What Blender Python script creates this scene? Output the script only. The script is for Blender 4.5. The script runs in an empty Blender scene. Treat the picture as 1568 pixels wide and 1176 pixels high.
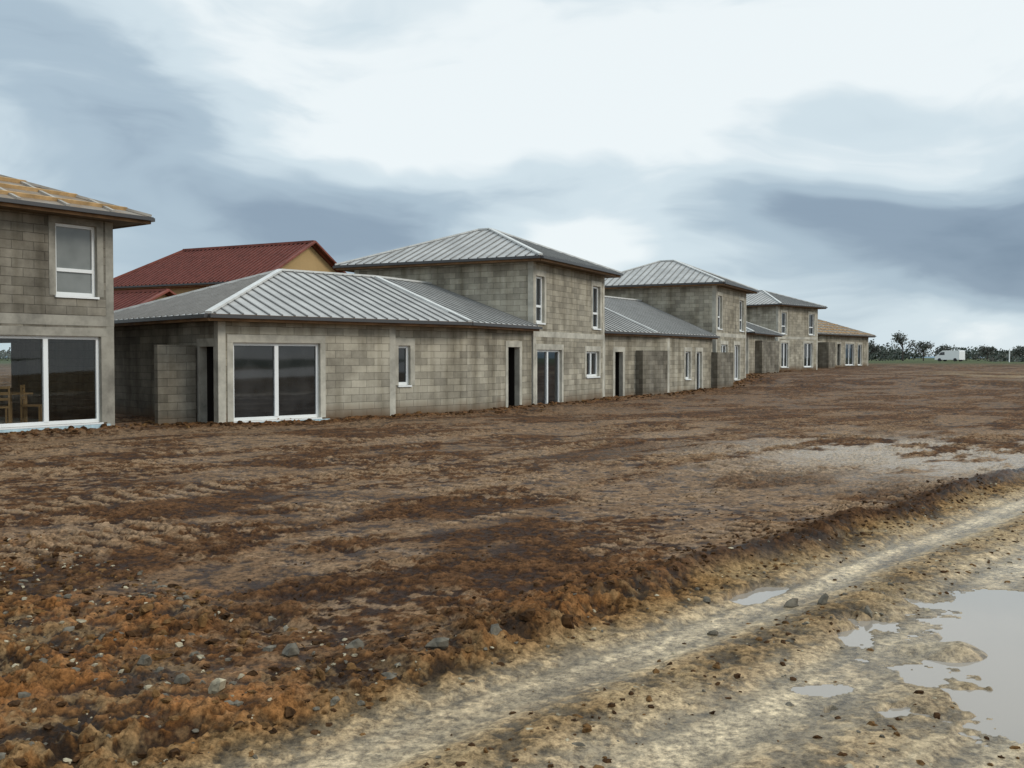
import bpy, math, random
import numpy as np
from mathutils import Vector, Matrix
random.seed(7); rng=np.random.RandomState(5)
scene=bpy.context.scene
scene.view_settings.view_transform='Standard'
scene.view_settings.look='None'
scene.view_settings.exposure=0

# ---------------------------------------------------------------- materials
def new_mat(name):
    m=bpy.data.materials.new(name); m.use_nodes=True
    nt=m.node_tree; b=nt.nodes['Principled BSDF']
    return m,nt,b
def simple(name,col,rough=.7,spec=.5,metal=0,noise=.0,nscale=3.0,bump=0,col2=None):
    m,nt,b=new_mat(name)
    b.inputs['Base Color'].default_value=(*col,1); b.inputs['Roughness'].default_value=rough
    b.inputs['Specular IOR Level'].default_value=spec; b.inputs['Metallic'].default_value=metal
    if noise>0:
        tc=nt.nodes.new('ShaderNodeTexCoord'); n=nt.nodes.new('ShaderNodeTexNoise')
        n.inputs['Scale'].default_value=nscale; n.inputs['Detail'].default_value=4; n.inputs['Roughness'].default_value=.65
        nt.links.new(tc.outputs['Object'],n.inputs['Vector'])
        r=nt.nodes.new('ShaderNodeValToRGB')
        r.color_ramp.elements[0].position=.36; r.color_ramp.elements[1].position=.64
        r.color_ramp.elements[0].color=(*[c*(1-noise) for c in col],1)
        r.color_ramp.elements[1].color=(*(col2 if col2 else [min(1,c*(1+noise)) for c in col]),1)
        nt.links.new(n.outputs['Fac'],r.inputs['Fac']); nt.links.new(r.outputs['Color'],b.inputs['Base Color'])
        if bump:
            bp=nt.nodes.new('ShaderNodeBump'); bp.inputs['Strength'].default_value=bump; bp.inputs['Distance'].default_value=.02
            nt.links.new(n.outputs['Fac'],bp.inputs['Height']); nt.links.new(bp.outputs['Normal'],b.inputs['Normal'])
    return m
def block_mat(name,c1,c2,mort,stain):
    m,nt,b=new_mat(name); L=nt.links.new
    uv=nt.nodes.new('ShaderNodeUVMap'); uv.uv_map='UVMap'
    br=nt.nodes.new('ShaderNodeTexBrick'); br.offset=.5
    br.inputs['Scale'].default_value=1; br.inputs['Brick Width'].default_value=.5; br.inputs['Row Height'].default_value=.2
    br.inputs['Mortar Size'].default_value=.009; br.inputs['Mortar Smooth'].default_value=.6; br.inputs['Bias'].default_value=-.15
    br.inputs['Color1'].default_value=(*c1,1); br.inputs['Color2'].default_value=(*c2,1); br.inputs['Mortar'].default_value=(*mort,1)
    nd=nt.nodes.new('ShaderNodeTexNoise'); nd.inputs['Scale'].default_value=9; nd.inputs['Detail'].default_value=2
    L(uv.outputs['UV'],nd.inputs['Vector'])
    mx=nt.nodes.new('ShaderNodeMixRGB'); mx.blend_type='ADD'; mx.inputs['Fac'].default_value=.02
    L(uv.outputs['UV'],mx.inputs['Color1']); L(nd.outputs['Color'],mx.inputs['Color2']); L(mx.outputs['Color'],br.inputs['Vector'])
    n=nt.nodes.new('ShaderNodeTexNoise'); n.inputs['Scale'].default_value=.7; n.inputs['Detail'].default_value=6; n.inputs['Roughness'].default_value=.7
    L(uv.outputs['UV'],n.inputs['Vector'])
    r=nt.nodes.new('ShaderNodeValToRGB'); r.color_ramp.elements[0].position=.34; r.color_ramp.elements[1].position=.62
    r.color_ramp.elements[0].color=(*stain,1); r.color_ramp.elements[1].color=(1.14,1.12,1.08,1)
    L(n.outputs['Fac'],r.inputs['Fac'])
    mu=nt.nodes.new('ShaderNodeMixRGB'); mu.blend_type='MULTIPLY'; mu.inputs['Fac'].default_value=1
    L(br.outputs['Color'],mu.inputs['Color1']); L(r.outputs['Color'],mu.inputs['Color2'])
    mp=nt.nodes.new('ShaderNodeMapping'); mp.inputs['Scale'].default_value=(2.2,.22,1); L(uv.outputs['UV'],mp.inputs[0])
    ns=nt.nodes.new('ShaderNodeTexNoise'); ns.inputs['Scale'].default_value=1; ns.inputs['Detail'].default_value=4; L(mp.outputs[0],ns.inputs['Vector'])
    rs=nt.nodes.new('ShaderNodeValToRGB'); rs.color_ramp.elements[0].position=.36; rs.color_ramp.elements[1].position=.56
    rs.color_ramp.elements[0].color=(.70,.68,.64,1); rs.color_ramp.elements[1].color=(1.04,1.04,1.04,1); L(ns.outputs['Fac'],rs.inputs['Fac'])
    mu2=nt.nodes.new('ShaderNodeMixRGB'); mu2.blend_type='MULTIPLY'; mu2.inputs['Fac'].default_value=1
    L(mu.outputs['Color'],mu2.inputs['Color1']); L(rs.outputs['Color'],mu2.inputs['Color2'])
    sp=nt.nodes.new('ShaderNodeSeparateXYZ'); L(uv.outputs['UV'],sp.inputs[0])
    ad=nt.nodes.new('ShaderNodeMath'); ad.operation='MULTIPLY_ADD'; ad.inputs[1].default_value=-.9; L(n.outputs['Fac'],ad.inputs[0]); L(sp.outputs['Y'],ad.inputs[2])
    mr=nt.nodes.new('ShaderNodeMapRange'); mr.inputs['From Min'].default_value=-.35; mr.inputs['From Max'].default_value=.1; mr.inputs['To Min'].default_value=1; mr.inputs['To Max'].default_value=0
    L(ad.outputs[0],mr.inputs['Value'])
    m2=nt.nodes.new('ShaderNodeMixRGB'); L(mr.outputs[0],m2.inputs['Fac']); L(mu2.outputs['Color'],m2.inputs['Color1']); m2.inputs['Color2'].default_value=(.13,.08,.045,1)
    L(m2.outputs['Color'],b.inputs['Base Color'])
    b.inputs['Roughness'].default_value=.95; b.inputs['Specular IOR Level'].default_value=.2
    bp=nt.nodes.new('ShaderNodeBump'); bp.invert=True; bp.inputs['Strength'].default_value=.6; bp.inputs['Distance'].default_value=.012
    L(br.outputs['Fac'],bp.inputs['Height']); L(bp.outputs['Normal'],b.inputs['Normal'])
    return m
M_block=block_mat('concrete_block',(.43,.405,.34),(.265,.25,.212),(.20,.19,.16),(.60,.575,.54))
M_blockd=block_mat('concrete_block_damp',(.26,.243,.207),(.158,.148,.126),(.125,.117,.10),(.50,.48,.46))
M_conc=simple('cast_concrete',(.44,.42,.36),.9,.2,noise=.25,nscale=1.6,bump=.3)
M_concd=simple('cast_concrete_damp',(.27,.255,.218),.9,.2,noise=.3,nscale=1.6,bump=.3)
M_frame=simple('white_pvc',(.80,.82,.82),.35,.5)
M_sill=simple('pale_insulation',(.42,.56,.62),.7,.3,noise=.2,nscale=5)
M_roof=simple('roof_sheet_grey',(.40,.395,.38),.5,.35,noise=.16,nscale=1.2,bump=.2)
M_rib=simple('roof_rib_grey',(.20,.197,.19),.5,.3,noise=.1,nscale=3)
M_cap=simple('ridge_cap',(.58,.58,.56),.5,.4,noise=.08)
M_fascia=simple('fascia_wood',(.20,.11,.05),.7,.3,noise=.3,nscale=2)
M_gutter=simple('gutter_dark',(.05,.05,.052),.4,.5)
M_soffit=simple('soffit_wood',(.12,.085,.05),.8,.2,noise=.2)
M_deck=simple('roof_deck_wood',(.27,.165,.08),.8,.2,noise=.25,nscale=.9,col2=(.27,.25,.22))
M_batten=simple('roof_batten',(.46,.30,.145),.8,.2,noise=.25,nscale=3)
M_underlay=simple('roof_underlay',(.36,.33,.29),.7,.3,noise=.2)
M_tile=simple('red_roof_tile',(.19,.062,.046),.8,.3,noise=.25,nscale=1.0)
M_tiler=simple('red_roof_tile_roll',(.125,.038,.03),.8,.3,noise=.2)
M_render=simple('yellow_render',(.42,.29,.14),.9,.2,noise=.08,nscale=.6)
M_dark=simple('dark_interior',(.018,.015,.013),.9,.1)  # near-black lining paints the shade inside open doorways
M_wood=simple('pine_wood',(.42,.25,.11),.6,.4,noise=.2)
M_plaster=simple('plaster',(.5,.48,.42),.9,.2,noise=.1)
def glass_mat(name,c1,c2,clear=0):
    m,nt,b=new_mat(name)
    b.inputs['Roughness'].default_value=.03; b.inputs['IOR'].default_value=1.6
    tc=nt.nodes.new('ShaderNodeTexCoord'); n=nt.nodes.new('ShaderNodeTexNoise'); n.inputs['Scale'].default_value=.6; n.inputs['Detail'].default_value=1
    nt.links.new(tc.outputs['Object'],n.inputs['Vector'])
    bp=nt.nodes.new('ShaderNodeBump'); bp.inputs['Strength'].default_value=.05; bp.inputs['Distance'].default_value=.05
    nt.links.new(n.outputs['Fac'],bp.inputs['Height']); nt.links.new(bp.outputs['Normal'],b.inputs['Normal'])
    r=nt.nodes.new('ShaderNodeValToRGB'); r.color_ramp.elements[0].color=(*c1,1); r.color_ramp.elements[1].color=(*c2,1)
    r.color_ramp.elements[0].position=.45; r.color_ramp.elements[1].position=.62
    n2=nt.nodes.new('ShaderNodeTexNoise'); n2.inputs['Scale'].default_value=1.1; n2.inputs['Detail'].default_value=3
    nt.links.new(tc.outputs['Object'],n2.inputs['Vector']); nt.links.new(n2.outputs['Fac'],r.inputs['Fac']); nt.links.new(r.outputs['Color'],b.inputs['Base Color'])
    if clear:
        tr=nt.nodes.new('ShaderNodeBsdfTransparent'); tr.inputs[0].default_value=(.8,.85,.85,1)
        gl=nt.nodes.new('ShaderNodeBsdfGlossy'); gl.inputs['Roughness'].default_value=.02
        fr=nt.nodes.new('ShaderNodeFresnel'); fr.inputs['IOR'].default_value=1.65
        mx=nt.nodes.new('ShaderNodeMixShader'); L=nt.links.new
        L(fr.outputs[0],mx.inputs[0]); L(tr.outputs[0],mx.inputs[1]); L(gl.outputs[0],mx.inputs[2]); L(mx.outputs[0],nt.nodes['Material Output'].inputs['Surface'])
    return m
M_glass=glass_mat('window_glass',(.012,.014,.016),(.03,.032,.034))
M_clear=glass_mat('clear_window_glass',(0,0,0),(0,0,0),1)
M_glassp=glass_mat('window_glass_painted_sky',(.15,.16,.15),(.20,.21,.20))  # pale base colour stands in for bright sky reflected in the pane

# ---------------------------------------------------------------- mesh helpers
class MB:
    def __init__(s): s.v=[];s.f=[];s.uv=[];s.m=[]
    def face(s,pts,uvs=None,mi=0):
        i=len(s.v); s.v+= [tuple(p) for p in pts]; s.f.append(tuple(range(i,i+len(pts))))
        s.uv+= uvs if uvs else [(0,0)]*len(pts); s.m.append(mi)
    def obox(s,o,ax,ay,az,mi=0):
        o=Vector(o);ax=Vector(ax);ay=Vector(ay);az=Vector(az)
        c=[o,o+ax,o+ax+ay,o+ay]; d=[p+az for p in c]
        for q in ((c[3],c[2],c[1],c[0]),(d[0],d[1],d[2],d[3]),(c[0],c[1],d[1],d[0]),(c[1],c[2],d[2],d[1]),(c[2],c[3],d[3],d[2]),(c[3],c[0],d[0],d[3])):
            s.face(q,None,mi)
    def beam(s,p,q,w,h,mi=0,lift=0):
        p=Vector(p);q=Vector(q);d=(q-p); 
        if d.length<1e-4: return
        side=d.cross(Vector((0,0,1))).normalized(); up=side.cross(d).normalized()
        s.obox(p-side*w/2+up*lift,d,side*w,up*h,mi)
    def build(s,name,mats,parent=None,smooth=False):
        me=bpy.data.meshes.new(name); me.from_pydata(s.v,[],s.f)
        uv=me.uv_layers.new(name='UVMap'); 
        uv.data.foreach_set('uv',np.array(s.uv,dtype=np.float32).ravel())
        for m in mats: me.materials.append(m)
        me.polygons.foreach_set('material_index',s.m)
        if smooth: me.polygons.foreach_set('use_smooth',[True]*len(s.f))
        me.update(); ob=bpy.data.objects.new(name,me); scene.collection.objects.link(ob)
        if parent:
            ob.parent=parent; ob.matrix_parent_inverse=Matrix.Translation(-parent.location)
        return ob
def empty(name,loc):
    e=bpy.data.objects.new(name,None); e.location=loc; e.empty_display_size=.5; scene.collection.objects.link(e); return e

class House:
    def __init__(s,name,loc,damp=False):
        s.e=empty(name,loc); s.w=MB(); s.fr=MB(); s.gl=MB(); s.r=MB(); s.ev=MB(); s.damp=damp; s.off=random.uniform(0,50)
        s.mats_roof=[M_roof,M_rib,M_cap]
    def wall(s,p0,p1,z0,z1,ops=(),cols=True,mi=0,band=None,th=.2,uvz=None):
        p0=Vector((p0[0],p0[1],0));p1=Vector((p1[0],p1[1],0)); d=(p1-p0); L=d.length; d.normalize(); n=Vector((d.y,-d.x,0)); Z=Vector((0,0,1))
        s.off+=L+.23; off=s.off; uz=z0+.1 if uvz is None else uvz
        P=lambda t,z,o=0: p0+d*t+Z*z+n*o
        ts=sorted({0,L,*[o[0] for o in ops],*[o[1] for o in ops]}); zs=sorted({z0,z1,*[o[2] for o in ops],*[o[3] for o in ops]})
        for a,b in zip(ts,ts[1:]):
            for c,e in zip(zs,zs[1:]):
                tm=(a+b)/2;zm=(c+e)/2
                if any(o[0]<tm<o[1] and o[2]<zm<o[3] for o in ops): continue
                s.w.face([P(a,c),P(b,c),P(b,e),P(a,e)],[(a+off,c-uz),(b+off,c-uz),(b+off,e-uz),(a+off,e-uz)],mi)
        def box(mb,t0,t1,za,zb,o0,o1,mi=0): mb.obox(P(t0,za,o0),d*(t1-t0),n*(o1-o0),Z*(zb-za),mi)
        cm=2 if mi==0 else 3
        if cols:
            box(s.w,0.002,.2,z0,z1-.001,-.01,.004,cm); box(s.w,L-.2,L-.002,z0,z1-.001,-.01,.004,cm)
        if band: box(s.w,.001,L-.001,band[0],band[1],-.01,.009,cm)
        for o in ops:
            t0,t1,za,zb,kind=o[:5]; D=.18
            for q in ((P(t0,za),P(t0,zb),P(t0,zb,-D),P(t0,za,-D)),(P(t1,zb),P(t1,za),P(t1,za,-D),P(t1,zb,-D)),(P(t0,zb),P(t1,zb),P(t1,zb,-D),P(t0,zb,-D)),(P(t1,za),P(t0,za),P(t0,za,-D),P(t1,za,-D))):
                s.w.face(q,None,cm)
            if kind=='hole': continue
            sw=.16
            zlo=max(za,z0+.001)
            box(s.w,t0-sw,t0-.003,zlo,zb,-.01,.013,cm); box(s.w,t1+.003,t1+sw,zlo,zb,-.01,.013,cm)
            box(s.w,t0-sw,t1+sw,zb+.003,min(zb+.2,z1-.002),-.01,.016,cm)
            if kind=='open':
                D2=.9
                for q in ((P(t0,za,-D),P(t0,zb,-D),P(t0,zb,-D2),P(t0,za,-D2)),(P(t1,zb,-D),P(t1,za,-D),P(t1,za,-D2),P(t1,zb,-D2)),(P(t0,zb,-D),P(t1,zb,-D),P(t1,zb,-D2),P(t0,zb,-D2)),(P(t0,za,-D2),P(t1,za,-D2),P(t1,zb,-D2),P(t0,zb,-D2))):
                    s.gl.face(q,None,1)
                continue
            f=.07
            fi,fo=-.16,-.09
            box(s.fr,t0,t0+f,za,zb,fi,fo); box(s.fr,t1-f,t1,za,zb,fi,fo)
            box(s.fr,t0+f,t1-f,zb-f,zb,fi,fo-.002); box(s.fr,t0+f,t1-f,za,za+f*1.2,fi,fo-.002)
            if kind in('slide','slidec'):
                m=(t0+t1)/2; box(s.fr,m-.055,m+.055,za+f,zb-f,fi,fo+.01)
                box(s.fr,t0-.02,t1+.02,za-.035,za-.002,-.15,.06)
            if kind in('sash','sashp'):
                zz=za+(zb-za)*.36; box(s.fr,t0+f,t1-f,zz-.04,zz+.04,fi,fo+.008)
                box(s.fr,t0-.03,t1+.03,za-.05,za-.002,-.15,.05)
            if kind=='win':
                m=(t0+t1)/2
                if t1-t0>1: box(s.fr,m-.05,m+.05,za+f,zb-f,fi,fo+.008)
                box(s.fr,t0-.03,t1+.03,za-.05,za-.002,-.15,.05)
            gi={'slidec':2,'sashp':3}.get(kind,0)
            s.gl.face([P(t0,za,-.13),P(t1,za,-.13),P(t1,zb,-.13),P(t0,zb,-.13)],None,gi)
        return P,d,n,box
    def plane(s,poly,spacing=.36,base=0,rib=1,rw=.04,rh=.035,horiz=False,thick=True):
        poly=[Vector(p) for p in poly]
        if base is not None: s.r.face(poly,None,base)
        e=(poly[1]-poly[0]).normalized(); n=(poly[1]-poly[0]).cross(poly[-1]-poly[0]).normalized()
        if n.z<0: n=-n
        u=n.cross(e).normalized()
        if u.z<0: u=-u
        if horiz: e,u=u,e
        T=[((p-poly[0]).dot(e),(p-poly[0]).dot(u)) for p in poly]
        tmin=min(t for t,_ in T);tmax=max(t for t,_ in T); t=tmin+spacing*.5
        while t<tmax-.03:
            xs=[]
            for i in range(len(T)):
                a,b=T[i],T[(i+1)%len(T)]
                if (a[0]-t)*(b[0]-t)<0: xs.append(a[1]+(b[1]-a[1])*(t-a[0])/(b[0]-a[0]))
            if len(xs)>=2:
                lo,hi=min(xs),max(xs)
                if hi-lo>.1:
                    s.r.obox(poly[0]+e*(t-rw/2)+u*lo,e*rw,u*(hi-lo),n*rh,rib)
            t+=spacing
    def cap(s,p,q,w=.16,h=.06,mi=2): s.r.beam(p,q,w,h,mi)
    def eave(s,p,q,z=.17):
        p=Vector(p);q=Vector(q); d=(q-p).normalized(); n=Vector((d.y,-d.x,0))
        s.ev.obox(p-Vector((0,0,z))-n*.03,(q-p),n*.03,Vector((0,0,z-.004)),0)
        s.ev.obox(p-Vector((0,0,.10))+n*.002,(q-p),n*.11,Vector((0,0,.085)),1)
    def hip(s,p0,u,Lu,Lv,z,pitch=.37,o=.5,style='sheet'):
        u=Vector((u[0],u[1],0)).normalized(); v=Vector((-u.y,u.x,0)); p=Vector((p0[0],p0[1],z))
        a=p-u*o-v*o; b=p+u*(Lu+o)-v*o; c=p+u*(Lu+o)+v*(Lv+o); d=p-u*o+v*(Lv+o)
        W=Lu+2*o; H=Lv+2*o; up=Vector((0,0,1)); h=min(W,H)/2
        if W>=H: r1=a+(u+v)*h+up*h*pitch; r2=b+(-u+v)*h+up*h*pitch; P=[(a,b,r2,r1),(b,c,r2),(c,d,r1,r2),(d,a,r1)]; hips=[(a,r1),(d,r1),(b,r2),(c,r2),(r1,r2)]
        else: r1=a+(u+v)*h+up*h*pitch; r2=d+(u-v)*h+up*h*pitch; P=[(a,b,r1),(b,c,r2,r1),(c,d,r2),(d,a,r1,r2)]; hips=[(a,r1),(b,r1),(c,r2),(d,r2),(r1,r2)]
        for q in P:
            if style=='sheet': s.plane(q)
            else:
                s.plane(q,1.1,rw=.09,rh=.05,rib=2); s.plane(q,.85,base=None,rw=.05,rh=.08,horiz=True)
        for x,y in hips: s.cap(x,y,.14 if style!='deck' else .08,.06)
        for x,y in ((a,b),(b,c),(c,d),(d,a)): s.eave(x,y)
        s.ev.face([a-up*.15,d-up*.15,c-up*.15,b-up*.15],None,2)
        return a,b,c,d,r1,r2
    def finish(s):
        s.w.build('walls',[M_block,M_blockd,M_conc,M_concd,M_sill,M_render],s.e)
        if s.fr.f: s.fr.build('window_frames',[M_frame],s.e)
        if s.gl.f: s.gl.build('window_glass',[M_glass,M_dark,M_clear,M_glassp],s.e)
        s.r.build('roof',s.mats_roof,s.e)
        s.ev.build('eaves_and_gutters',[M_fascia,M_gutter,M_soffit],s.e)

def add2(p,u,k): return (p[0]+u[0]*k,p[1]+u[1]*k)
def unit(u): l=math.hypot(*u); return (u[0]/l,u[1]/l)
def rect_walls(H,p0,u,Lu,Lv,z0,z1,ops,mi_side=0,band=None,mi=0,side_ops=(),back_ops=(),right_ops=()):
    u=unit(u); v=(-u[1],u[0]); a=p0;b=add2(a,u,Lu);c=add2(b,v,Lv);d=add2(a,v,Lv)
    H.wall(a,b,z0,z1,ops,mi=mi,band=band); H.wall(b,c,z0,z1,right_ops,mi=mi,band=band); H.wall(c,d,z0,z1,back_ops,mi=mi,band=band); H.wall(d,a,z0,z1,side_ops,mi=mi_side,band=band)

# ---------------- house at the left (two storeys, roof being battened)
H=House('unfinished_block_house',(-11,22,0)); H.mats_roof=[M_deck,M_batten,M_underlay]
uL=unit((.587,.81)); cL=(-9.54,23.5); oL=add2(cL,uL,-8)
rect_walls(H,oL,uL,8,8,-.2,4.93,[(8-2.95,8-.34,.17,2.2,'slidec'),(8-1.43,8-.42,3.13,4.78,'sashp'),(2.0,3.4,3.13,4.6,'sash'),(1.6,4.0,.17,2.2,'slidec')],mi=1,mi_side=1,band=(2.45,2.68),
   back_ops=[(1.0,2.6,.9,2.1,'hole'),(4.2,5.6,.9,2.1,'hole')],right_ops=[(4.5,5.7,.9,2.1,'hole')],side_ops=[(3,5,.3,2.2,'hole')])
P0=Vector((oL[0],oL[1],0)); dd=Vector((*uL,0)); nn=Vector((dd.y,-dd.x,0)); Zv=Vector((0,0,1))
H.w.obox(P0+dd*4.9+Vector((0,0,-.1)),dd*2.95,nn*.06,Vector((0,0,.23)),4)
H.hip(oL,uL,8,8,5.08,.36,.62,style='deck')
it=MB(); q=lambda t,n_,z: P0+dd*t-nn*n_+Zv*z
it.face([q(.2,.2,.12),q(7.8,.2,.12),q(7.8,7.8,.12),q(.2,7.8,.12)],None,0); it.face([q(.2,.2,2.5),q(7.8,.2,2.5),q(7.8,7.8,2.5),q(.2,7.8,2.5)],None,0)
it.build('floor_and_ceiling_slabs',[M_plaster],H.e)
def chair(mb,t,n_,a):
    c=q(t,n_,.12); e=dd*math.cos(a)+nn*math.sin(a); f=Vector((-e.y,e.x,0))
    for i in(-.2,.2):
        mb.obox(c+e*i+f*-.2,e*.04,f*.04,Zv*.95); mb.obox(c+e*i+f*.18,e*.04,f*.04,Zv*.45)
    mb.obox(c-e*.2-f*.2+Zv*.45,e*.44,f*.42,Zv*.04)
    for z in (.62,.75,.88): mb.obox(c-e*.2-f*.19+Zv*z,e*.42,f*.02,Zv*.06)
fm=MB()
chair(fm,5.6,.8,.3);chair(fm,6.5,1.0,2.2);chair(fm,5.2,2.0,-1);chair(fm,4.6,.9,1)
for i in (0,1.3):
    for j in (0,.7): fm.obox(q(5.2+i,1.3+j,.12),dd*.06,nn*-.06,Zv*.72)
fm.obox(q(5.1,1.2,.84),dd*1.55,nn*-.95,Zv*.04)
fm.build('table_and_chairs',[M_wood],H.e)
H.finish()

# ---------------- main house: low wing + two storey block
H=House('unfinished_block_house',(-2,30,0))
z0=-.2
u1=unit((.73,.68)); A=(-7.2,24.0); nrm=(u1[1],-u1[0])
B=add2(A,u1,5.35); 
H.wall(A,B,z0,2.6,[(.4,2.89,.12,2.08,'slide')])
P0=Vector((*A,0)); dd=Vector((*u1,0)); nn=Vector((*nrm,0))
H.w.obox(P0+dd*.2+Vector((0,0,-.1)),dd*2.95,nn*.07,Vector((0,0,.18)),4)
B2=add2(B,nrm,-.14); C=add2(add2(A,u1,8.13),nrm,-.14)
H.wall(B,B2,z0,2.6,cols=False)
H.wall(B2,C,z0,2.6,[(.2,.62,.92,2.05,'win')],cols=False)
D=(.66,33.15)
H.wall(C,D,z0,2.6,[(2.45,3.2,-.02,2.05,'open')],cols=False)
E=add2(A,(-u1[1],u1[0]),7.6)
Ls=7.6
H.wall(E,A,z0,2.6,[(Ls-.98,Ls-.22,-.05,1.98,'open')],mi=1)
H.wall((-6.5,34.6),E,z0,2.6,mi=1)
ez=2.76
P1=(-7.24,23.4,ez);P2=(-1.24,29.0,ez);P3=(.93,33.1,ez);A1=(-7.0,29.7,4.33);A2=(-4.47,32.1,4.33);X=(-2.93,34.99,4.33);Pb=(-13.36,29.97,ez);Pc=(-7.5,35.4,ez);Pd=(-5.6,39.0,ez)
H.plane([P1,P2,A2,A1]); H.plane([P2,P3,X,A2]); H.plane([Pb,P1,A1]); H.plane([Pc,Pb,A1,A2]); H.plane([Pd,Pc,A2,X])
for p,q_ in ((P1,A1),(A1,A2),(P2,A2),(A2,X),(Pb,A1)): H.cap(p,q_)
for p,q_ in ((P1,P2),(P2,P3),(Pb,P1)): H.eave(p,q_)
H.ev.face([(p[0],p[1],ez-.155) for p in (P1,Pb,Pc,Pd,X,P3,P2)],None,2)
uA=unit((.44,.9)); oA=(.72,33.2)
rect_walls(H,oA,uA,6.8,7.3,-.2,4.97,[(.3,2.44,.0,1.98,'slide'),(4.85,6.2,.97,1.95,'win'),(.22,.9,2.9,4.5,'sash'),(5.5,6.3,2.85,4.5,'sash')],band=(2.42,2.62))
H.hip(oA,uA,6.8,7.3,5.1,.39,.5)
H.finish()

# ---------------- second house of the row
H=House('unfinished_block_house',(8,47,0)); z0=-.3
Q=(3.72,40.3); R1=(7.17,44.6); R2=(10.1,49.4)
H.wall(Q,R1,z0,2.65,[(.95,1.55,-.05,1.95,'open')],cols=True)
H.wall(R1,R2,z0,2.65,[(1.95,2.6,.7,2.0,'win'),(3.4,4.1,0,2.0,'win')],cols=False)
ez=2.8
Q0=(3.3,39.2,ez);Q2=(6.42,43.35,ez);Q3=(10.35,49.3,ez);a1=(-.6,41.2,4.7);a2=(2.75,45.7,4.7);xx=(6.79,51.8,4.7)
H.plane([Q0,Q2,a2,a1]); H.plane([Q2,Q3,xx,a2]); H.plane([(1.5,56,ez),(-2,50,ez),a2,xx])
for p,q_ in ((Q2,a2),(a2,xx),(a1,a2)): H.cap(p,q_)
for p,q_ in ((Q0,Q2),(Q2,Q3)): H.eave(p,q_)
H.ev.face([(p[0],p[1],ez-.155) for p in (Q2,Q0,(-2,50),(1.5,56),xx,Q3)],None,2)
uB=unit((.45,.89)); oB=(10.4,50)
rect_walls(H,oB,uB,6.46,7.3,0,5.4,[(1.0,2.3,.5,2.4,'slide'),(3.8,4.95,.5,2.4,'slide'),(.3,1.1,3.2,4.9,'sash'),(4.9,5.8,3.2,4.9,'sash')],band=(2.8,3.0))
H.hip(oB,uB,6.46,7.3,5.53,.41,.5)
H.finish()

# ---------------- third house
H=House('unfinished_block_house',(20,74,.6))
uC=unit((.447,.894))
rect_walls(H,(15.9,66),uC,8.7,8,.3,3.3,[(5.2,6.0,.6,2.6,'open'),(7,7.8,1.4,2.6,'win')],mi_side=0)
H.hip((15.9,66),uC,8.7,8,3.45,.4,.45)
uC=unit((.7,.714)); oC=(20.9,77)
rect_walls(H,oC,uC,6.5,7,.5,5.8,[(.5,1.6,.95,2.9,'slide'),(4.2,5.6,.95,2.9,'slide'),(.5,1.3,3.6,5.3,'sash'),(5.0,5.9,3.6,5.3,'sash')],band=(3.2,3.4))
H.hip(oC,uC,6.5,7,5.93,.36,.5)
H.finish()
H=House('unfinished_block_house',(31,93,.9)); H.mats_roof=[M_deck,M_batten,M_underlay]
uD=unit((.643,.766))
rect_walls(H,(26.6,87.2),uD,14.0,8,.6,3.75,[(1,2.2,1,3,'slide'),(6.0,6.8,1,3,'open'),(8,10.2,1,3.05,'slide'),(11.2,12.2,1,3.0,'win')])
H.hip((26.6,87.2),uD,14,8,3.9,.38,.5,style='deck')
H.finish()

# ---------------- terrace screen walls
def screen(name,p,q,z0,z1,depth,damp=True,legs=True):
    m=MB(); p=Vector((*p,0));q=Vector((*q,0)); d=(q-p); L=d.length; d.normalize(); n=Vector((d.y,-d.x,0)); Z=Vector((0,0,1))
    def blk(o,dx,lx,dy,ly):
        c=[o,o+dx*lx,o+dx*lx+dy*ly,o+dy*ly]
        for i in range(4):
            a,b=c[i],c[(i+1)%4]; l=(b-a).length
            m.face([a+Z*z0,b+Z*z0,b+Z*z1,a+Z*z1],[(0,0),(l,0),(l,z1-z0),(0,z1-z0)],0)
        m.face([x+Z*z1 for x in c],None,1)
    blk(p,d,L,-n,.2)
    if legs:
        blk(p-n*.203,d,.2,-n,depth)
        blk(q-d*.2-n*.203,d,.2,-n,depth)
    ob=m.build(name,[M_blockd,M_concd]); return ob
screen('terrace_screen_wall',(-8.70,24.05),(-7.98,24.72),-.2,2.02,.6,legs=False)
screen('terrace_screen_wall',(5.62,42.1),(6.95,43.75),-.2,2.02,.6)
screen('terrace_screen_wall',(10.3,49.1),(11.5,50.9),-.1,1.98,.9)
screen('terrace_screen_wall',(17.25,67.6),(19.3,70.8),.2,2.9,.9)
screen('terrace_screen_wall',(28.3,87.6),(29.3,88.9),.5,3.1,.9)

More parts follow.
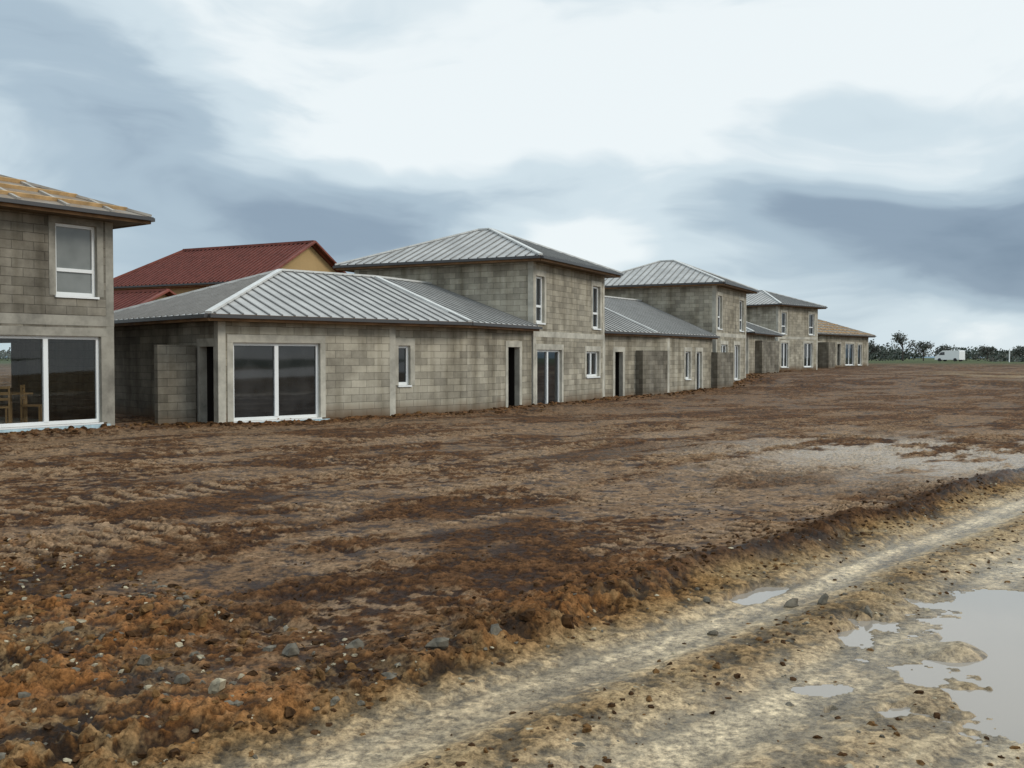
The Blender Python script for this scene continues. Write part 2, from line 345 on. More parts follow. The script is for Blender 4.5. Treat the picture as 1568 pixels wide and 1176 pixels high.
# ---------------- rendered houses behind with red tiles
def red_house(loc_r1,loc_r2,zr,zw,half,name,hipL=True,base=0,ext=.4):
    H=House(name,(loc_r1[0],loc_r1[1],0)); H.mats_roof=[M_tile,M_tiler,M_tile]
    a=Vector((*loc_r1,0));b=Vector((*loc_r2,0)); d=(b-a).normalized(); n=Vector((d.y,-d.x,0))
    slope=(zr-zw)/half; he=half+.4; ze=zr-he*slope
    hl=half*.55 if hipL else 0
    Z=Vector((0,0,1))
    fl=a-d*(hl+ext)+n*he+Z*ze; fr=b+d*ext+n*he+Z*ze; bl=a-d*(hl+ext)-n*he+Z*ze; br=b+d*ext-n*he+Z*ze; r1=a+Z*zr; r2=b+d*ext+Z*zr
    H.plane([fl,fr,r2,r1],.3,rw=.1,rh=.06); H.plane([br,bl,r1,r2],.3,rw=.1,rh=.06); H.plane([bl,fl,r1],.3,rw=.1,rh=.06)
    for p,q in ((fl,r1),(r1,r2),(bl,r1)): H.cap(p,q,.25,.12)
    H.cap(fr,r2,.18,.09);H.cap(br,r2,.18,.09)
    H.eave(fl,fr)
    A_=a-d*hl+n*half;B_=b+n*half;C_=b-n*half;D_=a-d*hl-n*half
    zt=zw-.02
    t=lambda v:(v.x,v.y)
    H.wall(t(A_),t(B_),base,zt,[(2,3,zt-1.6,zt-.6,'win')],cols=False,mi=5)
    H.wall(t(B_),t(C_),base,zt,cols=False,mi=5);H.wall(t(C_),t(D_),base,zt,cols=False,mi=5);H.wall(t(D_),t(A_),base,zt,cols=False,mi=5)
    H.w.face([B_+Z*zt,C_+Z*zt,b+Z*(zr-.05)],None,5)
    H.finish()
red_house((-18.9,56.7),(-10.9,52.7),7.85,5.8,3.7,'rendered_house_with_tiled_roof')
red_house((-22.5,50),(-16.9,47.4),4.9,3.5,3.0,'rendered_house_with_tiled_roof',hipL=False)

# ---------------------------------------------------------------- ground
def hsh(ix,iy,seed):
    h=(ix.astype(np.int64)*374761393+iy.astype(np.int64)*668265263+seed*1442695041)&0xffffffff
    h=((h^(h>>13))*1274126177)&0xffffffff; h=h^(h>>16)
    return (h&0xffff)/65535.0
def vn(x,y,seed=0):
    ix=np.floor(x);iy=np.floor(y);fx=x-ix;fy=y-iy; fx=fx*fx*fx*(fx*(fx*6-15)+10);fy=fy*fy*fy*(fy*(fy*6-15)+10)
    a=hsh(ix,iy,seed);b=hsh(ix+1,iy,seed);c=hsh(ix,iy+1,seed);d=hsh(ix+1,iy+1,seed)
    return (a*(1-fx)+b*fx)*(1-fy)+(c*(1-fx)+d*fx)*fy
def fbm(x,y,o=4,seed=0,g=.5):
    s=0;amp=1;t=0
    for i in range(o):
        an=.6+i*1.1; ca,sa=math.cos(an),math.sin(an)
        s=s+amp*vn((x*ca-y*sa)+17*i,(x*sa+y*ca)-9*i,seed+i*31); t+=amp; amp*=g; x=x*2.03;y=y*2.03
    return s/t
def ss(a,b,x):
    t=np.clip((x-a)/(b-a),0,1); return t*t*(3-2*t)
FACADE=[(-14,17.3),(-9.45,23.45),(-9.1,24.6),(-7.15,23.95),(-1.2,29.4),(.75,33.2),(3.75,39.4),(7.2,44.6),(10.2,49.4),(13.4,55.8),(16,66),(20,74),(21,77),(26,82),(26.6,87.2),(35.6,98)]
def terrain(y):
    return .1*ss(40,50,y)+.38*ss(49,57,y)+.15*ss(57,76,y)+.4*ss(76,110,y)
def facade_dist(x,y):
    D=np.full_like(x,1e9)
    for (p,q) in zip(FACADE,FACADE[1:]):
        dx,dy=q[0]-p[0],q[1]-p[1]; t=np.clip(((x-p[0])*dx+(y-p[1])*dy)/(dx*dx+dy*dy),0,1)
        D=np.minimum(D,np.hypot(x-p[0]-t*dx,y-p[1]-t*dy))
    return D
def ground(x,y):
    c=x*.733-y*.68; a=x*.68+y*.733
    dist=np.sqrt(x*x+y*y)
    near=1-ss(60,120,dist)
    w1=fbm(x*.8,y*.8,3,3)-.5
    cn=c+w1*.5
    F=ss(-3.95,-4.2,cn)
    Rb=ss(3.9,2.3,a+ (fbm(x*.9,y*.9,3,8)-.5)*2.2)*ss(-3.8,-4.3,c)
    Rb=np.maximum(Rb, ss(-5.0,-4.1,c+w1)*ss(-3.8,-4.0,c)*ss(7.5,5.0,a)*.7)
    road=1-F
    wob=(fbm(a*.35,c*0+3,2,11)-.5)*.5
    t1=np.exp(-((c+3.42+wob*.6)/.28)**2); t2=np.exp(-((c+2.35+wob)/.40)**2); t3=np.exp(-((c+1.25+wob)/.50)**2); t4=np.exp(-((c-.1+wob)/.5)**2)
    tr=np.clip(t1+t2+t3*.9+t4*.8,0,1)*road
    far=ss(30,60,a); tr=tr*(1-far*.3)
    und=(fbm(x*.35,y*.35,3,21)-.5)
    cl=fbm(x*5.0,y*5.0,5,33,.62); cl2=fbm(x*14,y*14,4,44,.65)
    bil=np.abs(2*fbm(x*3.6,y*3.6,5,39,.6)-1)
    patch=ss(.51,.60,fbm(a*.42,c*.75,4,55)+.14*(fbm(x*2,y*2,4,66)-.5))
    rough=ss(.40,.60,fbm(x*.55,y*.55,4,141)+.1*(cl2-.5))
    lane=ss(.44,.50,fbm(c*1.3,a*.08+5,3,77))*F*ss(6.5,9,dist)*(1-ss(40,60,dist))
    crawl=ss(0,.4,np.sin(2*np.pi*(a+.12*np.sin(c*3.2)+.25*w1)/.29)+(cl2-.5)*3.0)*lane*ss(.46,.54,fbm(x*.9,y*.9,4,88))
    h=np.zeros_like(x)
    clod=(cl-.5)*.065+(cl2-.5)*.055+(bil-.25)*.028
    h+=F*(.04+und*.10+(1-patch*.6)*clod*(.55+.7*rough)+crawl*.022)
    lip=np.exp(-((cn+4.22)/.15)**2)*ss(3.5,4.6,a); h+=lip*(.035+.09*(cl-.4))
    groove=np.exp(-((c+3.32+wob*.6)/.06)**2)+np.exp(-((c+3.58+wob*.6)/.05)**2)+np.exp(-((c+2.18+wob)/.08)**2)+np.exp(-((c+2.55+wob)/.07)**2)+np.exp(-((c+1.1+wob)/.09)**2)+np.exp(-((c+1.45+wob)/.08)**2)
    h+=road*(-.05+und*.05+(1-tr)*(clod*.75+.015)-tr*(.04+.025*(cl2-.5))-groove*.022)
    h+=Rb*(clod*.95+.02)
    fd=facade_dist(x,y); fn=fbm(x*1.5,y*1.5,4,201)
    heap=ss(1.2,.0,fd+(fn-.5)*1.0)*near; h+=heap*(-.02+.12*fn+clod*.7)*ss(150,60,dist)
    pn=(fbm(x*2.2,y*2.2,5,91,.6)-.5)
    rp=np.sqrt((x-4.02)**2+((y-5.5))**2)+pn*1.9
    pud=ss(2.0,1.65,rp)
    isl=ss(.32,.08,np.hypot((x-2.62)/1.15,(y-5.95)))
    pud=pud*(1-isl)
    ap=(a-(1.85*.68+7.35*.733)); cp=(c-(1.85*.733-7.35*.68))
    pud2=ss(1.2,.8,np.sqrt((ap/.44)**2+(cp/.12)**2)+pn*1.5)
    ax=x-1.72; ay=y-5.25; pud3=ss(1.2,.7,np.sqrt((ax/.19)**2+(ay/.09)**2)+pn*1.4)
    pd=np.maximum(np.maximum(pud,pud2),pud3)
    h=h*(1-.55*pd)+pd*(-.095)+isl*.05
    h=np.where((pd<.2)&(c>-4.0)&(dist<14),np.maximum(h,-.092),h)
    h=h*near+terrain(y)
    h+=ss(120,400,dist)*(fbm(x*.006,y*.006,3,5)-.5)*1.2
    def C(r,g,b): return np.array([r,g,b])[None,:]
    fx=(cl*.5+cl2*.5)
    dark=C(.030,.0130,.0055); mid=C(.102,.050,.022); crust=C(.25,.162,.092)
    k=(ss(.42,.60,fx))[:,None]
    col=dark*(1-k)+mid*k
    fl=ss(.52,.56,fbm(x*6.5,y*10,4,151,.62))*ss(.42,.52,fbm(x*.5,y*.8,4,161))*F
    col=col*(1-fl[:,None]*.7)+C(.24,.155,.09)*fl[:,None]*.7
    pf=(.36+.30*ss(10,22,dist)+.22*ss(0,5,x)*ss(7,11,y)*ss(34,22,y))
    pk=np.clip(patch*ss(.40,.50,fx)*pf,0,1)[:,None]
    col=col*(1-pk)+crust*pk
    cr=(crawl*.85)[:,None]; col=col*(1-cr)+C(.24,.157,.092)*cr
    ff=(ss(14,34,dist)*.5)[:,None]; col=col*(1-ff)+ff*(C(.098,.054,.030)*(.30+1.3*k))
    pw=np.exp(-(((x-8.0)/4.0)**2+((y-16.5)/3.4)**2))*ss(.38,.50,fbm(a*.5,c*1.3,5,101,.6)); pw=(np.clip(pw*1.5,0,1)*F)[:,None]
    col=col*(1-pw)+C(.30,.225,.15)*pw
    pth=(np.clip(1.3*np.exp(-(((x-34)/5)**2+((y-62)/10)**2)),0,1)*ss(.35,.5,fbm(x*.3,y*.3,3,191)))[:,None]; col=col*(1-pth*.7)+C(.27,.20,.12)*pth*.7
    rc=C(.125,.075,.031)*(.35+1.4*k); pale=C(.50,.395,.25)
    gr=(ss(.50,.62,fbm(x*1.3,y*1.3,5,111,.6)))[:,None]; rc=rc*(1-gr*.7)+C(.28,.195,.10)*gr*.7
    tk=(np.clip(tr*(.74+1.2*(fbm(a*1.2,c*5,4,121)-.38)),0,1))[:,None]; rc=rc*(1-tk)+pale*(.75+.45*k)*tk
    gv=(np.clip(groove,0,1)*.38)[:,None]; rc=rc*(1-gv)
    Rd=road[:,None]; col=col*(1-Rd)+rc*Rd
    lp=(np.clip(lip*1.1,0,1))[:,None]; col=col*(1-lp)+C(.045,.022,.010)*(.5+k)*lp  # bank edge darkened in colour to stand in for its shading
    rk=Rb[:,None]; rf=ss(.54,.60,fbm(x*8,y*8,4,171,.6))[:,None]
    rcol=C(.105,.050,.018)*(.20+1.35*k); rcol=rcol*(1-rf*.6)+C(.24,.155,.075)*rf*.6
    gg=ss(.5,.62,fbm(x*1.6,y*1.6,4,181))[:,None]; rcol=rcol*(1-gg*.55)+gg*.55*C(.165,.066,.019)*(.4+1.2*k)
    col=col*(1-rk)+rk*rcol
    hp=(heap*.75)[:,None]; col=col*(1-hp)+hp*C(.115,.055,.022)*(.35+1.4*k)
    rim=(ss(2.6,2.0,rp)*(1-pud)*.5)[:,None]; col=col*(1-rim*.5)
    pp=pd[:,None]; col=col*(1-pp*.6)+C(.25,.19,.12)*pp*.6
    mf=ss(95,150,dist)[:,None]; col=col*(1-mf)+mf*(C(.08,.095,.05)*(.6+.8*fbm(x*.02,y*.05,4,131)[:,None]))
    wet=np.clip(tr*.9+pd*.8+pw[:,0]*.85+patch*F*.15+F*.06+ss(.5,.4,fx)*.25,0,1)*(1-mf[:,0])
    return h,col,wet
tf=np.linspace(-.60,.60,800); to=.6*np.exp(np.linspace(0,math.log(14),34))[1:]
T=np.concatenate([-to[::-1],tf,to])
Y=np.concatenate([-np.exp(np.linspace(math.log(400),math.log(.5),28)),np.linspace(0,3.0,40)[:-1],3.0*np.exp(np.arange(0,math.log(125/3.0),.0038)),125*np.exp(np.linspace(0,math.log(40),50))[1:]])
W=np.sqrt(Y*Y+4)
XX=(T[None,:]*W[:,None]); YY=np.repeat(Y[:,None],len(T),1)
x=XX.ravel();y=YY.ravel()
h,col,wet=ground(x,y)
nr,nc=XX.shape
me=bpy.data.meshes.new('muddy_ground'); nv=nr*nc; me.vertices.add(nv)
me.vertices.foreach_set('co',np.stack([x,y,h],1).astype(np.float32).ravel())
idx=np.arange(nv).reshape(nr,nc); q=np.stack([idx[:-1,:-1],idx[:-1,1:],idx[1:,1:],idx[1:,:-1]],-1).reshape(-1,4)
nf=len(q); me.loops.add(nf*4); me.polygons.add(nf)
me.loops.foreach_set('vertex_index',q.ravel().astype(np.int32))
me.polygons.foreach_set('loop_start',np.arange(0,nf*4,4,dtype=np.int32))
me.polygons.foreach_set('use_smooth',np.ones(nf,dtype=bool))
me.update(calc_edges=True)
ca=me.attributes.new('soil','FLOAT_COLOR','POINT'); ca.data.foreach_set('color',np.concatenate([np.clip(col,0,1),np.ones((nv,1))],1).astype(np.float32).ravel())
wa=me.attributes.new('wet','FLOAT','POINT'); wa.data.foreach_set('value',wet.astype(np.float32))
m,nt,b=new_mat('mud'); L=nt.links.new
at=nt.nodes.new('ShaderNodeAttribute'); at.attribute_name='soil'
aw=nt.nodes.new('ShaderNodeAttribute'); aw.attribute_name='wet'
tc=nt.nodes.new('ShaderNodeTexCoord')
n1=nt.nodes.new('ShaderNodeTexNoise'); n1.inputs['Scale'].default_value=20; n1.inputs['Detail'].default_value=5; n1.inputs['Roughness'].default_value=.8; L(tc.outputs['Object'],n1.inputs['Vector'])
r=nt.nodes.new('ShaderNodeValToRGB'); r.color_ramp.elements[0].position=.38; r.color_ramp.elements[1].position=.64
r.color_ramp.elements[0].color=(.42,.40,.38,1); r.color_ramp.elements[1].color=(1.75,1.75,1.75,1); L(n1.outputs['Fac'],r.inputs['Fac'])
mu=nt.nodes.new('ShaderNodeMixRGB'); mu.blend_type='MULTIPLY'; mu.inputs['Fac'].default_value=1; L(at.outputs['Color'],mu.inputs['Color1']); L(r.outputs['Color'],mu.inputs['Color2'])
L(mu.outputs['Color'],b.inputs['Base Color'])
mr=nt.nodes.new('ShaderNodeMapRange'); mr.inputs['To Min'].default_value=.95; mr.inputs['To Max'].default_value=.26; L(aw.outputs['Fac'],mr.inputs['Value']); L(mr.outputs[0],b.inputs['Roughness'])
sm=nt.nodes.new('ShaderNodeMapRange'); sm.inputs['To Min'].default_value=.05; sm.inputs['To Max'].default_value=.5; L(aw.outputs['Fac'],sm.inputs['Value']); L(sm.outputs[0],b.inputs['Specular IOR Level'])
b1=nt.nodes.new('ShaderNodeBump'); b1.inputs['Strength'].default_value=.8; b1.inputs['Distance'].default_value=.02; L(n1.outputs['Fac'],b1.inputs['Height']); L(b1.outputs['Normal'],b.inputs['Normal'])
me.materials.append(m)
g=bpy.data.objects.new('muddy_ground',me); scene.collection.objects.link(g)

mw,nt,b=new_mat('muddy_water'); b.inputs['Base Color'].default_value=(.30,.265,.225,1); b.inputs['Roughness'].default_value=.03; b.inputs['IOR'].default_value=1.5
def pudd(cx,cy,rx,ry,ang,z):
    mb=MB(); n=40; mb.face([(cx+math.cos(ang)*rx*math.cos(t)-math.sin(ang)*ry*math.sin(t),cy+math.sin(ang)*rx*math.cos(t)+math.cos(ang)*ry*math.sin(t),z) for t in [2*math.pi*i/n for i in range(n)]])
    return mb.build('puddle_water',[mw])
pudd(4.02,5.5,2.3,2.9,0,-.096); pudd(1.85,7.35,.8,.3,math.radians(47),-.095); pudd(1.72,5.25,.35,.2,0,-.0945)

# ---------------- stones and clods
def lump(mb,c,r,mi,flat=.6):
    n,mm=6,4; ph=random.random()*6
    sx,sy,sz=[r*random.uniform(.55,1.4) for _ in range(3)]; sz*=flat
    rows=[]; tx,ty=random.uniform(-.5,.5),random.uniform(-.5,.5)
    for i in range(mm+1):
        th=math.pi*i/mm; row=[]
        for j in range(n):
            a=2*math.pi*j/n+ph; k=random.uniform(.6,1.25) if 0<i<mm else 1
            dz=sz*k*math.cos(th)
            row.append((c[0]+sx*k*math.sin(th)*math.cos(a)+tx*dz,c[1]+sy*k*math.sin(th)*math.sin(a)+ty*dz,c[2]+dz))
        rows.append(row)
    for i in range(mm):
        for j in range(n):
            k=(j+1)%n
            if i==0: mb.face([rows[0][0],rows[1][j],rows[1][k]],None,mi)
            elif i==mm-1: mb.face([rows[i][j],rows[mm][0],rows[i][k]],None,mi)
            else: mb.face([rows[i][j],rows[i+1][j],rows[i+1][k],rows[i][k]],None,mi)
M_st=simple('stone_grey',(.12,.105,.08),.85,.3,noise=.4,nscale=14,bump=.5)
M_st2=simple('stone_pale',(.36,.31,.215),.85,.3,noise=.35,nscale=12,bump=.5)
M_clod=simple('soil_clod',(.055,.028,.012),.9,.1,noise=.5,nscale=18,bump=.8)
M_clod2=simple('soil_clod_ochre',(.13,.070,.027),.9,.1,noise=.5,nscale=18,bump=.8)
pts=[]
N=8500
for i in range(N):
    k=random.random()
    if k<.60:
        a_=random.uniform(-2,3.6); c_=random.uniform(-9.5,-3.9); r=random.choice([.006,.007,.009,.012,.016,.022,.03,.038]) ; z=1
    elif k<.80:
        a_=random.uniform(2,14); c_=random.choice([random.gauss(-2.9,.2),random.gauss(-3.95,.12),random.gauss(-1.75,.2)]); r=random.choice([.005,.008,.012,.018,.024]);z=2
    elif k<.89:
        a_=random.uniform(3.2,14); c_=random.gauss(-4.35,.2); r=random.choice([.01,.015,.02,.028]);z=3
    else:
        a_=random.uniform(3,12); c_=-4.2-abs(random.gauss(0,3)); r=random.choice([.008,.012,.016]);z=3
    pts.append((a_,c_,r,z))
xs=np.array([.68*p[0]+.733*p[1] for p in pts]); ys=np.array([.733*p[0]-.68*p[1] for p in pts])
hh,_,_=ground(xs,ys)
mb=MB()
for (a_,c_,r,z),X_,Y_,h_ in zip(pts,xs,ys,hh):
    if Y_<2.5 or math.hypot(X_-3.8,Y_-5.5)<1.6: continue
    u=random.random()
    mi=(0 if u<.14 else 1 if u<.26 else 3 if u<.60 else 2) if z!=3 else 2
    if mi==1: r=min(r,.020)
    lump(mb,(X_,Y_,h_-r*.05),r,mi)
big=[(-1.5,4.92,.06,1),(-.9,5.6,.05,0),(-.42,5.55,.055,0),(-.25,5.6,.04,3),(-1.9,6.0,.045,3),(-2.35,6.25,.06,3),(.35,6.15,.05,2),(.1,6.1,.05,2),(2.2,6.9,.05,0),(2.45,6.7,.045,0),(1.4,7.0,.04,0),(-1.0,5.1,.04,3),(-.1,5.85,.045,0),(1.3,6.3,.035,0),(-1.25,5.5,.045,0),(-1.7,5.0,.045,0),(2.0,7.0,.05,0),(-2.0,5.3,.05,0),(-1.95,5.7,.03,1),(-1.75,5.45,.025,1)]
bx=np.array([p[0] for p in big]);by=np.array([p[1] for p in big]); bh,_,_=ground(bx,by)
for p,h_ in zip(big,bh): lump(mb,(p[0],p[1],h_+p[2]*.25),p[2],p[3],.95)
mb.build('stones_and_clods',[M_st,M_st2,M_clod,M_clod2])

def bank(pts,w,hgt):
    m=MB(); P_=[]
    for (p,q) in zip(pts,pts[1:]):
        L_=math.hypot(q[0]-p[0],q[1]-p[1]); n=int(L_*12)
        for i in range(n):
            t=random.random(); X_=p[0]+(q[0]-p[0])*t; Y_=p[1]+(q[1]-p[1])*t; d=unit((q[0]-p[0],q[1]-p[1])); o=abs(random.gauss(0,w))
            P_.append((X_+d[1]*o,Y_-d[0]*o))
    hh,_,_=ground(np.array([p[0] for p in P_]),np.array([p[1] for p in P_]))
    for (X_,Y_),h_ in zip(P_,hh): lump(m,(X_,Y_,h_),random.uniform(.03,.09)*hgt,0 if random.random()<.75 else 1,.6)
    return m.build('soil_bank',[M_clod,M_clod2])
bank(FACADE[:13],.5,1.0)

# ---------------- distant hedges and trees
M_fol=simple('winter_foliage',(.085,.10,.085),.9,.1,noise=.4,nscale=.3)  # bluish lift in the colour paints distance haze on far greenery
M_fol2=simple('winter_twigs',(.14,.135,.12),.9,.1,noise=.3,nscale=.3)
M_bark=simple('bark',(.09,.075,.065),.9,.1,noise=.3)
def foliage(mb,c,rx,ry,rz,n,s,mi):
    for i in range(n):
        while True:
            p=Vector((random.uniform(-1,1),random.uniform(-1,1),random.uniform(-1,1)))
            if p.length<1: break
        q=Vector((c[0]+p.x*rx,c[1]+p.y*ry,c[2]+p.z*rz)); d=Vector((random.gauss(0,1),random.gauss(0,1),random.gauss(0,1))).normalized(); e=d.orthogonal().normalized(); f=d.cross(e)
        k=s*random.uniform(.5,1.3)
        mb.face([q+e*k,q+f*k*.6,q-e*k*.8,q-f*k*.5],None,mi)
mb=MB()
for i in range(190):
    ang=math.radians(random.uniform(-40,44)); dist=random.uniform(210,270); X_=math.tan(ang)*dist; 
    hgt=random.uniform(1.8,4.2)
    for j in range(4):
        foliage(mb,(X_+random.uniform(-4,4),dist+random.uniform(-3,3),1.0+hgt*random.uniform(.3,.7)),random.uniform(2,4),2,hgt*random.uniform(.3,.5),70,.35,random.choice([0,0,1]))
mb.build('distant_hedge_line',[M_fol,M_fol2])
def tree(name,X_,Y_,H_,R_,n=500,mi=0):
    z=1.0
    mb=MB(); segs=[]
    def limb(p,d,l,r,dep):
        q=p+d*l; e=d.orthogonal().normalized(); f=d.cross(e)
        a=[p+(e*math.cos(t)+f*math.sin(t))*r for t in (0,2.1,4.2)]; b=[q+(e*math.cos(t)+f*math.sin(t))*r*.6 for t in (0,2.1,4.2)]
        for i in range(3): mb.face([a[i],a[(i+1)%3],b[(i+1)%3],b[i]],None,2)
        if dep==0: segs.append(q); return
        for _ in range(4):
            nd=(d+Vector((random.gauss(0,.6),random.gauss(0,.6),random.gauss(.1,.3)))).normalized(); limb(p+d*l*random.uniform(.5,1),nd,l*.62,r*.6,dep-1)
    limb(Vector((X_,Y_,z)),Vector((0,0,1)),H_*.4,H_*.03,3)
    for q in segs: foliage(mb,q,R_*.28,R_*.28,R_*.22,max(4,n//len(segs)),.22,random.choice([0,1]))
    return mb.build(name,[M_fol,M_fol2,M_bark])
for (tx,ty,th,tr_) in [(79,198,7.2,3.6),(74.5,205,4.8,3.4),(84,200,5.2,3.6),(91,206,4.2,3),(99,204,4.0,3),(107,206,4.0,3),(116,200,4.4,3),(70,200,4.4,3)]: tree('bare_tree',tx,ty,th,tr_,600)
mb=MB()
for i in range(34):
    X_=random.uniform(74,130); foliage(mb,(X_,random.uniform(150,170),.9+random.uniform(.2,1.0)*(.3+1.0*(X_-74)/56)),2.6,1.5,.9,80,.35,random.choice([0,0,1]))
mb.build('hedge',[M_fol,M_fol2])
M_hill=simple('far_hills',(.20,.27,.33),1,.0,noise=.12,nscale=.004)  # blue-grey colour paints the haze of distance
mb=MB(); prev=None
for i in range(121):
    an=math.radians(-60+i); D_=2600; zt=16+14*math.sin(i*.13)+7*math.sin(i*.37+1)+5*math.sin(i*.9); p=(D_*math.sin(an),D_*math.cos(an))
    cur=((p[0],p[1],-5),(p[0]*1.15,p[1]*1.15,max(zt,6)))
    if prev: mb.face([prev[0],cur[0],cur[1],prev[1]])
    prev=cur
mb.build('distant_hills',[M_hill])

def van(X_,Y_,z,ang):
    e=empty('parked_van',(X_,Y_,z)); e.rotation_euler=(0,0,ang)
    paint=simple('white_van_paint',(.8,.8,.8),.35,.5); tyre=simple('tyre',(.02,.02,.02),.8)
    prof=[(-2.3,.35),(-2.3,1.9),(-2.15,2.05),(.9,2.05),(1.45,1.75),(1.85,1.2),(2.4,1.05),(2.5,.8),(2.5,.35)]
    b=MB(); w=.95
    for i in range(len(prof)):
        p,q=prof[i],prof[(i+1)%len(prof)]; b.face([(p[0],-w,p[1]),(q[0],-w,q[1]),(q[0],w,q[1]),(p[0],w,p[1])])
    b.face([(p[0],-w,p[1]) for p in prof]); b.face([(p[0],w,p[1]) for p in prof])
    def ch(mb,name,mats):
        o=mb.build(name,mats); o.parent=e; return o
    ch(b,'body',[paint])
    g=MB()
    for sgn in (-1,1):
        g.face([(.55,sgn*.955,1.2),(1.7,sgn*.955,1.2),(1.35,sgn*.955,1.72),(.55,sgn*.955,1.8)])
    g.face([(1.475,-.8,1.73),(1.86,-.8,1.23),(1.86,.8,1.23),(1.475,.8,1.73)])
    ch(g,'windows',[M_glass])
    t=MB()
    for cx in (-1.5,1.55):
        for cy in (-.98,.78):
            n=16; ring=[(cx+.33*math.cos(2*math.pi*i/n),.33+.33*math.sin(2*math.pi*i/n)) for i in range(n)]
            t.face([(p[0],cy,p[1]) for p in ring]); t.face([(p[0],cy+.2,p[1]) for p in ring])
            for i in range(n): p,q=ring[i],ring[(i+1)%n]; t.face([(p[0],cy,p[1]),(q[0],cy,q[1]),(q[0],cy+.2,q[1]),(p[0],cy+.2,p[1])])
    ch(t,'wheels',[tyre])
van(80.5,180,1.0,math.radians(125))
mb=MB(); mb.obox((75.6,149,.9),(.12,0,0),(0,.12,0),(0,0,2.2)); mb.build('site_marker_post',[M_frame])

# ---------------------------------------------------------------- world
world=bpy.data.worlds.new('World'); scene.world=world; world.use_nodes=True
nt=world.node_tree; nt.nodes.clear(); L=nt.links.new
out=nt.nodes.new('ShaderNodeOutputWorld'); bg=nt.nodes.new('ShaderNodeBackground'); L(bg.outputs[0],out.inputs[0]); bg.inputs['Strength'].default_value=.1
SUN_EL,SUN_AZ=34,112
sky=nt.nodes.new('ShaderNodeTexSky'); sky.sky_type='NISHITA'; sky.sun_disc=False; sky.sun_elevation=math.radians(SUN_EL); sky.sun_rotation=math.radians(SUN_AZ)
tc=nt.nodes.new('ShaderNodeTexCoord'); sp=nt.nodes.new('ShaderNodeSeparateXYZ'); L(tc.outputs['Generated'],sp.inputs[0])
def M(op,a,b=None,c=None):
    n=nt.nodes.new('ShaderNodeMath'); n.operation=op
    for i,v in enumerate((a,b,c)):
        if v is None: continue
        if isinstance(v,(int,float)): n.inputs[i].default_value=v
        else: L(v,n.inputs[i])
    return n.outputs[0]
az=M('MULTIPLY',M('ARCTAN2',sp.outputs['X'],sp.outputs['Y']),57.2958)
el=M('MULTIPLY',M('ARCSINE',sp.outputs['Z']),57.2958)
def noise(sx,sy,scale,detail,rough,seed,U=None,V=None):
    cb=nt.nodes.new('ShaderNodeCombineXYZ'); L(M('MULTIPLY',U or az,sx),cb.inputs[0]); L(M('MULTIPLY',V or el,sy),cb.inputs[1]); cb.inputs[2].default_value=seed
    n=nt.nodes.new('ShaderNodeTexNoise'); n.inputs['Scale'].default_value=scale; n.inputs['Detail'].default_value=detail; n.inputs['Roughness'].default_value=rough; L(cb.outputs[0],n.inputs['Vector'])
    return M('SUBTRACT',n.outputs['Fac'],.5)
nA=noise(.06,.13,1,3,.45,1.0); nB=noise(.06,.13,1,3,.45,7.0)
u=M('MULTIPLY_ADD',nA,18,az); v=M('MULTIPLY_ADD',nB,8,el)
nC=noise(.06,.20,1,5,.5,13.0,u,v); nD=noise(.03,.09,1,3,.5,23.0)
def blob(cu,cv,su,sv,tilt,amp):
    du=M('SUBTRACT',u,cu); dv=M('SUBTRACT',M('SUBTRACT',v,cv),M('MULTIPLY',du,tilt))
    du=M('DIVIDE',du,su); dv=M('DIVIDE',dv,sv)
    e=M('EXPONENT',M('MULTIPLY',M('ADD',M('MULTIPLY',du,du),M('MULTIPLY',dv,dv)),-1))
    return M('MULTIPLY',e,amp)
bs=M('ADD',.84,M('MULTIPLY',nC,1.15)); bs=M('ADD',bs,M('MULTIPLY',nD,.6))
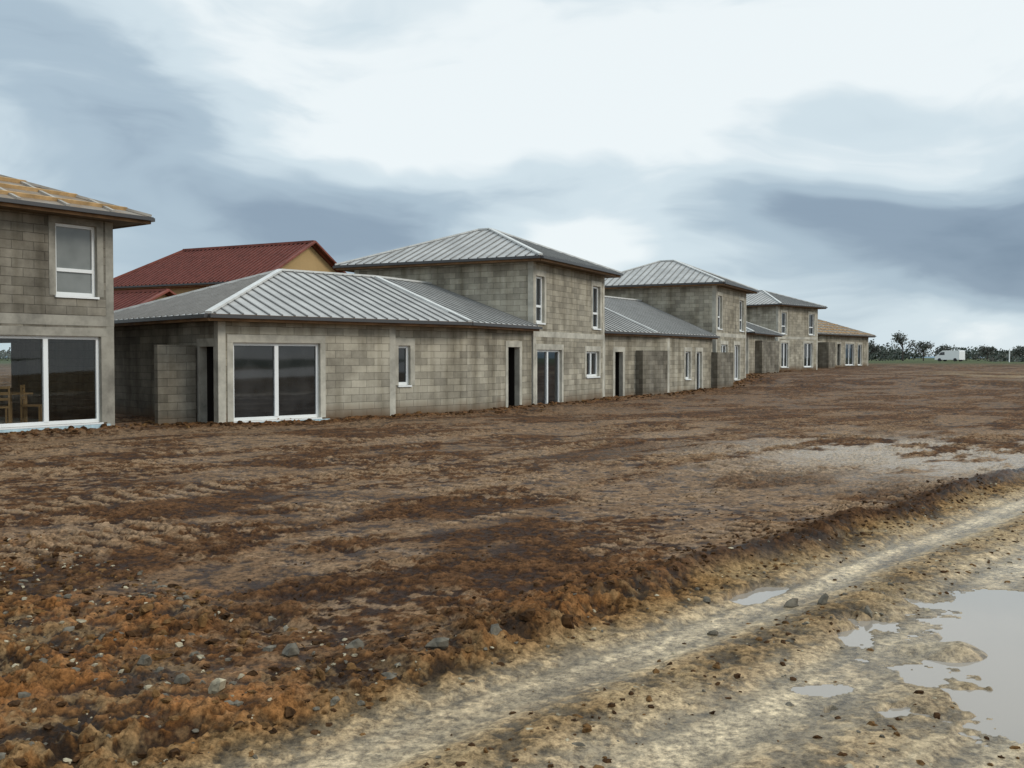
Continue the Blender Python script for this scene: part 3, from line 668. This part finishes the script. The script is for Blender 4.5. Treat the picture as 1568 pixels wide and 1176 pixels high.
for bb in [(27,6.0,15,4.4,.05,-.60),(-22,10.5,13,4.0,-.15,-.30),(-27,17,9,3.5,-.2,-.36),(-6,8.5,10,3.0,.15,-.28),(-18,5,14,3.0,0,-.2),(4,7.2,6,1.8,.1,.40),(4,15,13,5,0,.28),(22,14,8,3,0,.12),(-14,17,5,3,-.3,.15)]:
    bs=M('ADD',bs,blob(*bb))
ramp=nt.nodes.new('ShaderNodeValToRGB'); cr=ramp.color_ramp; cr.interpolation='EASE'
cr.elements[0].position=0; cr.elements[0].color=(.20,.275,.365,1); cr.elements[1].position=1; cr.elements[1].color=(.88,.945,.965,1)
for p,c in ((.3,(.27,.355,.45)),(.55,(.42,.53,.62)),(.8,(.66,.77,.83))):
    e=cr.elements.new(p); e.color=(*c,1)
L(bs,ramp.inputs['Fac'])
hi=nt.nodes.new('ShaderNodeMapRange'); hi.inputs['From Min'].default_value=22; hi.inputs['From Max'].default_value=60; hi.inputs['To Min'].default_value=10.2; hi.inputs['To Max'].default_value=15; L(el,hi.inputs['Value'])
vm=nt.nodes.new('ShaderNodeVectorMath'); vm.operation='SCALE'; L(ramp.outputs['Color'],vm.inputs[0]); L(hi.outputs[0],vm.inputs['Scale'])
mx=nt.nodes.new('ShaderNodeMixRGB'); mx.inputs['Fac'].default_value=.93; L(sky.outputs[0],mx.inputs['Color1']); L(vm.outputs[0],mx.inputs['Color2']); L(mx.outputs['Color'],bg.inputs['Color'])

sd=bpy.data.lights.new('sun','SUN'); sd.energy=1.4; sd.angle=math.radians(18); sd.color=(1,.93,.82)
so=bpy.data.objects.new('sun',sd); scene.collection.objects.link(so)
a=math.radians(SUN_AZ); e_=math.radians(SUN_EL); dirv=Vector((math.sin(a)*math.cos(e_),math.cos(a)*math.cos(e_),math.sin(e_)))
so.rotation_euler=dirv.to_track_quat('Z','Y').to_euler(); so.location=(20,-10,30)

cd=bpy.data.cameras.new('camera'); cd.sensor_width=36; cd.lens=36*1500/1568; cd.clip_end=8000; cd.clip_start=.05
co=bpy.data.objects.new('camera',cd); scene.collection.objects.link(co); co.location=(0,0,1.7)
co.rotation_euler=(math.radians(90-1.53),0,0); scene.camera=co
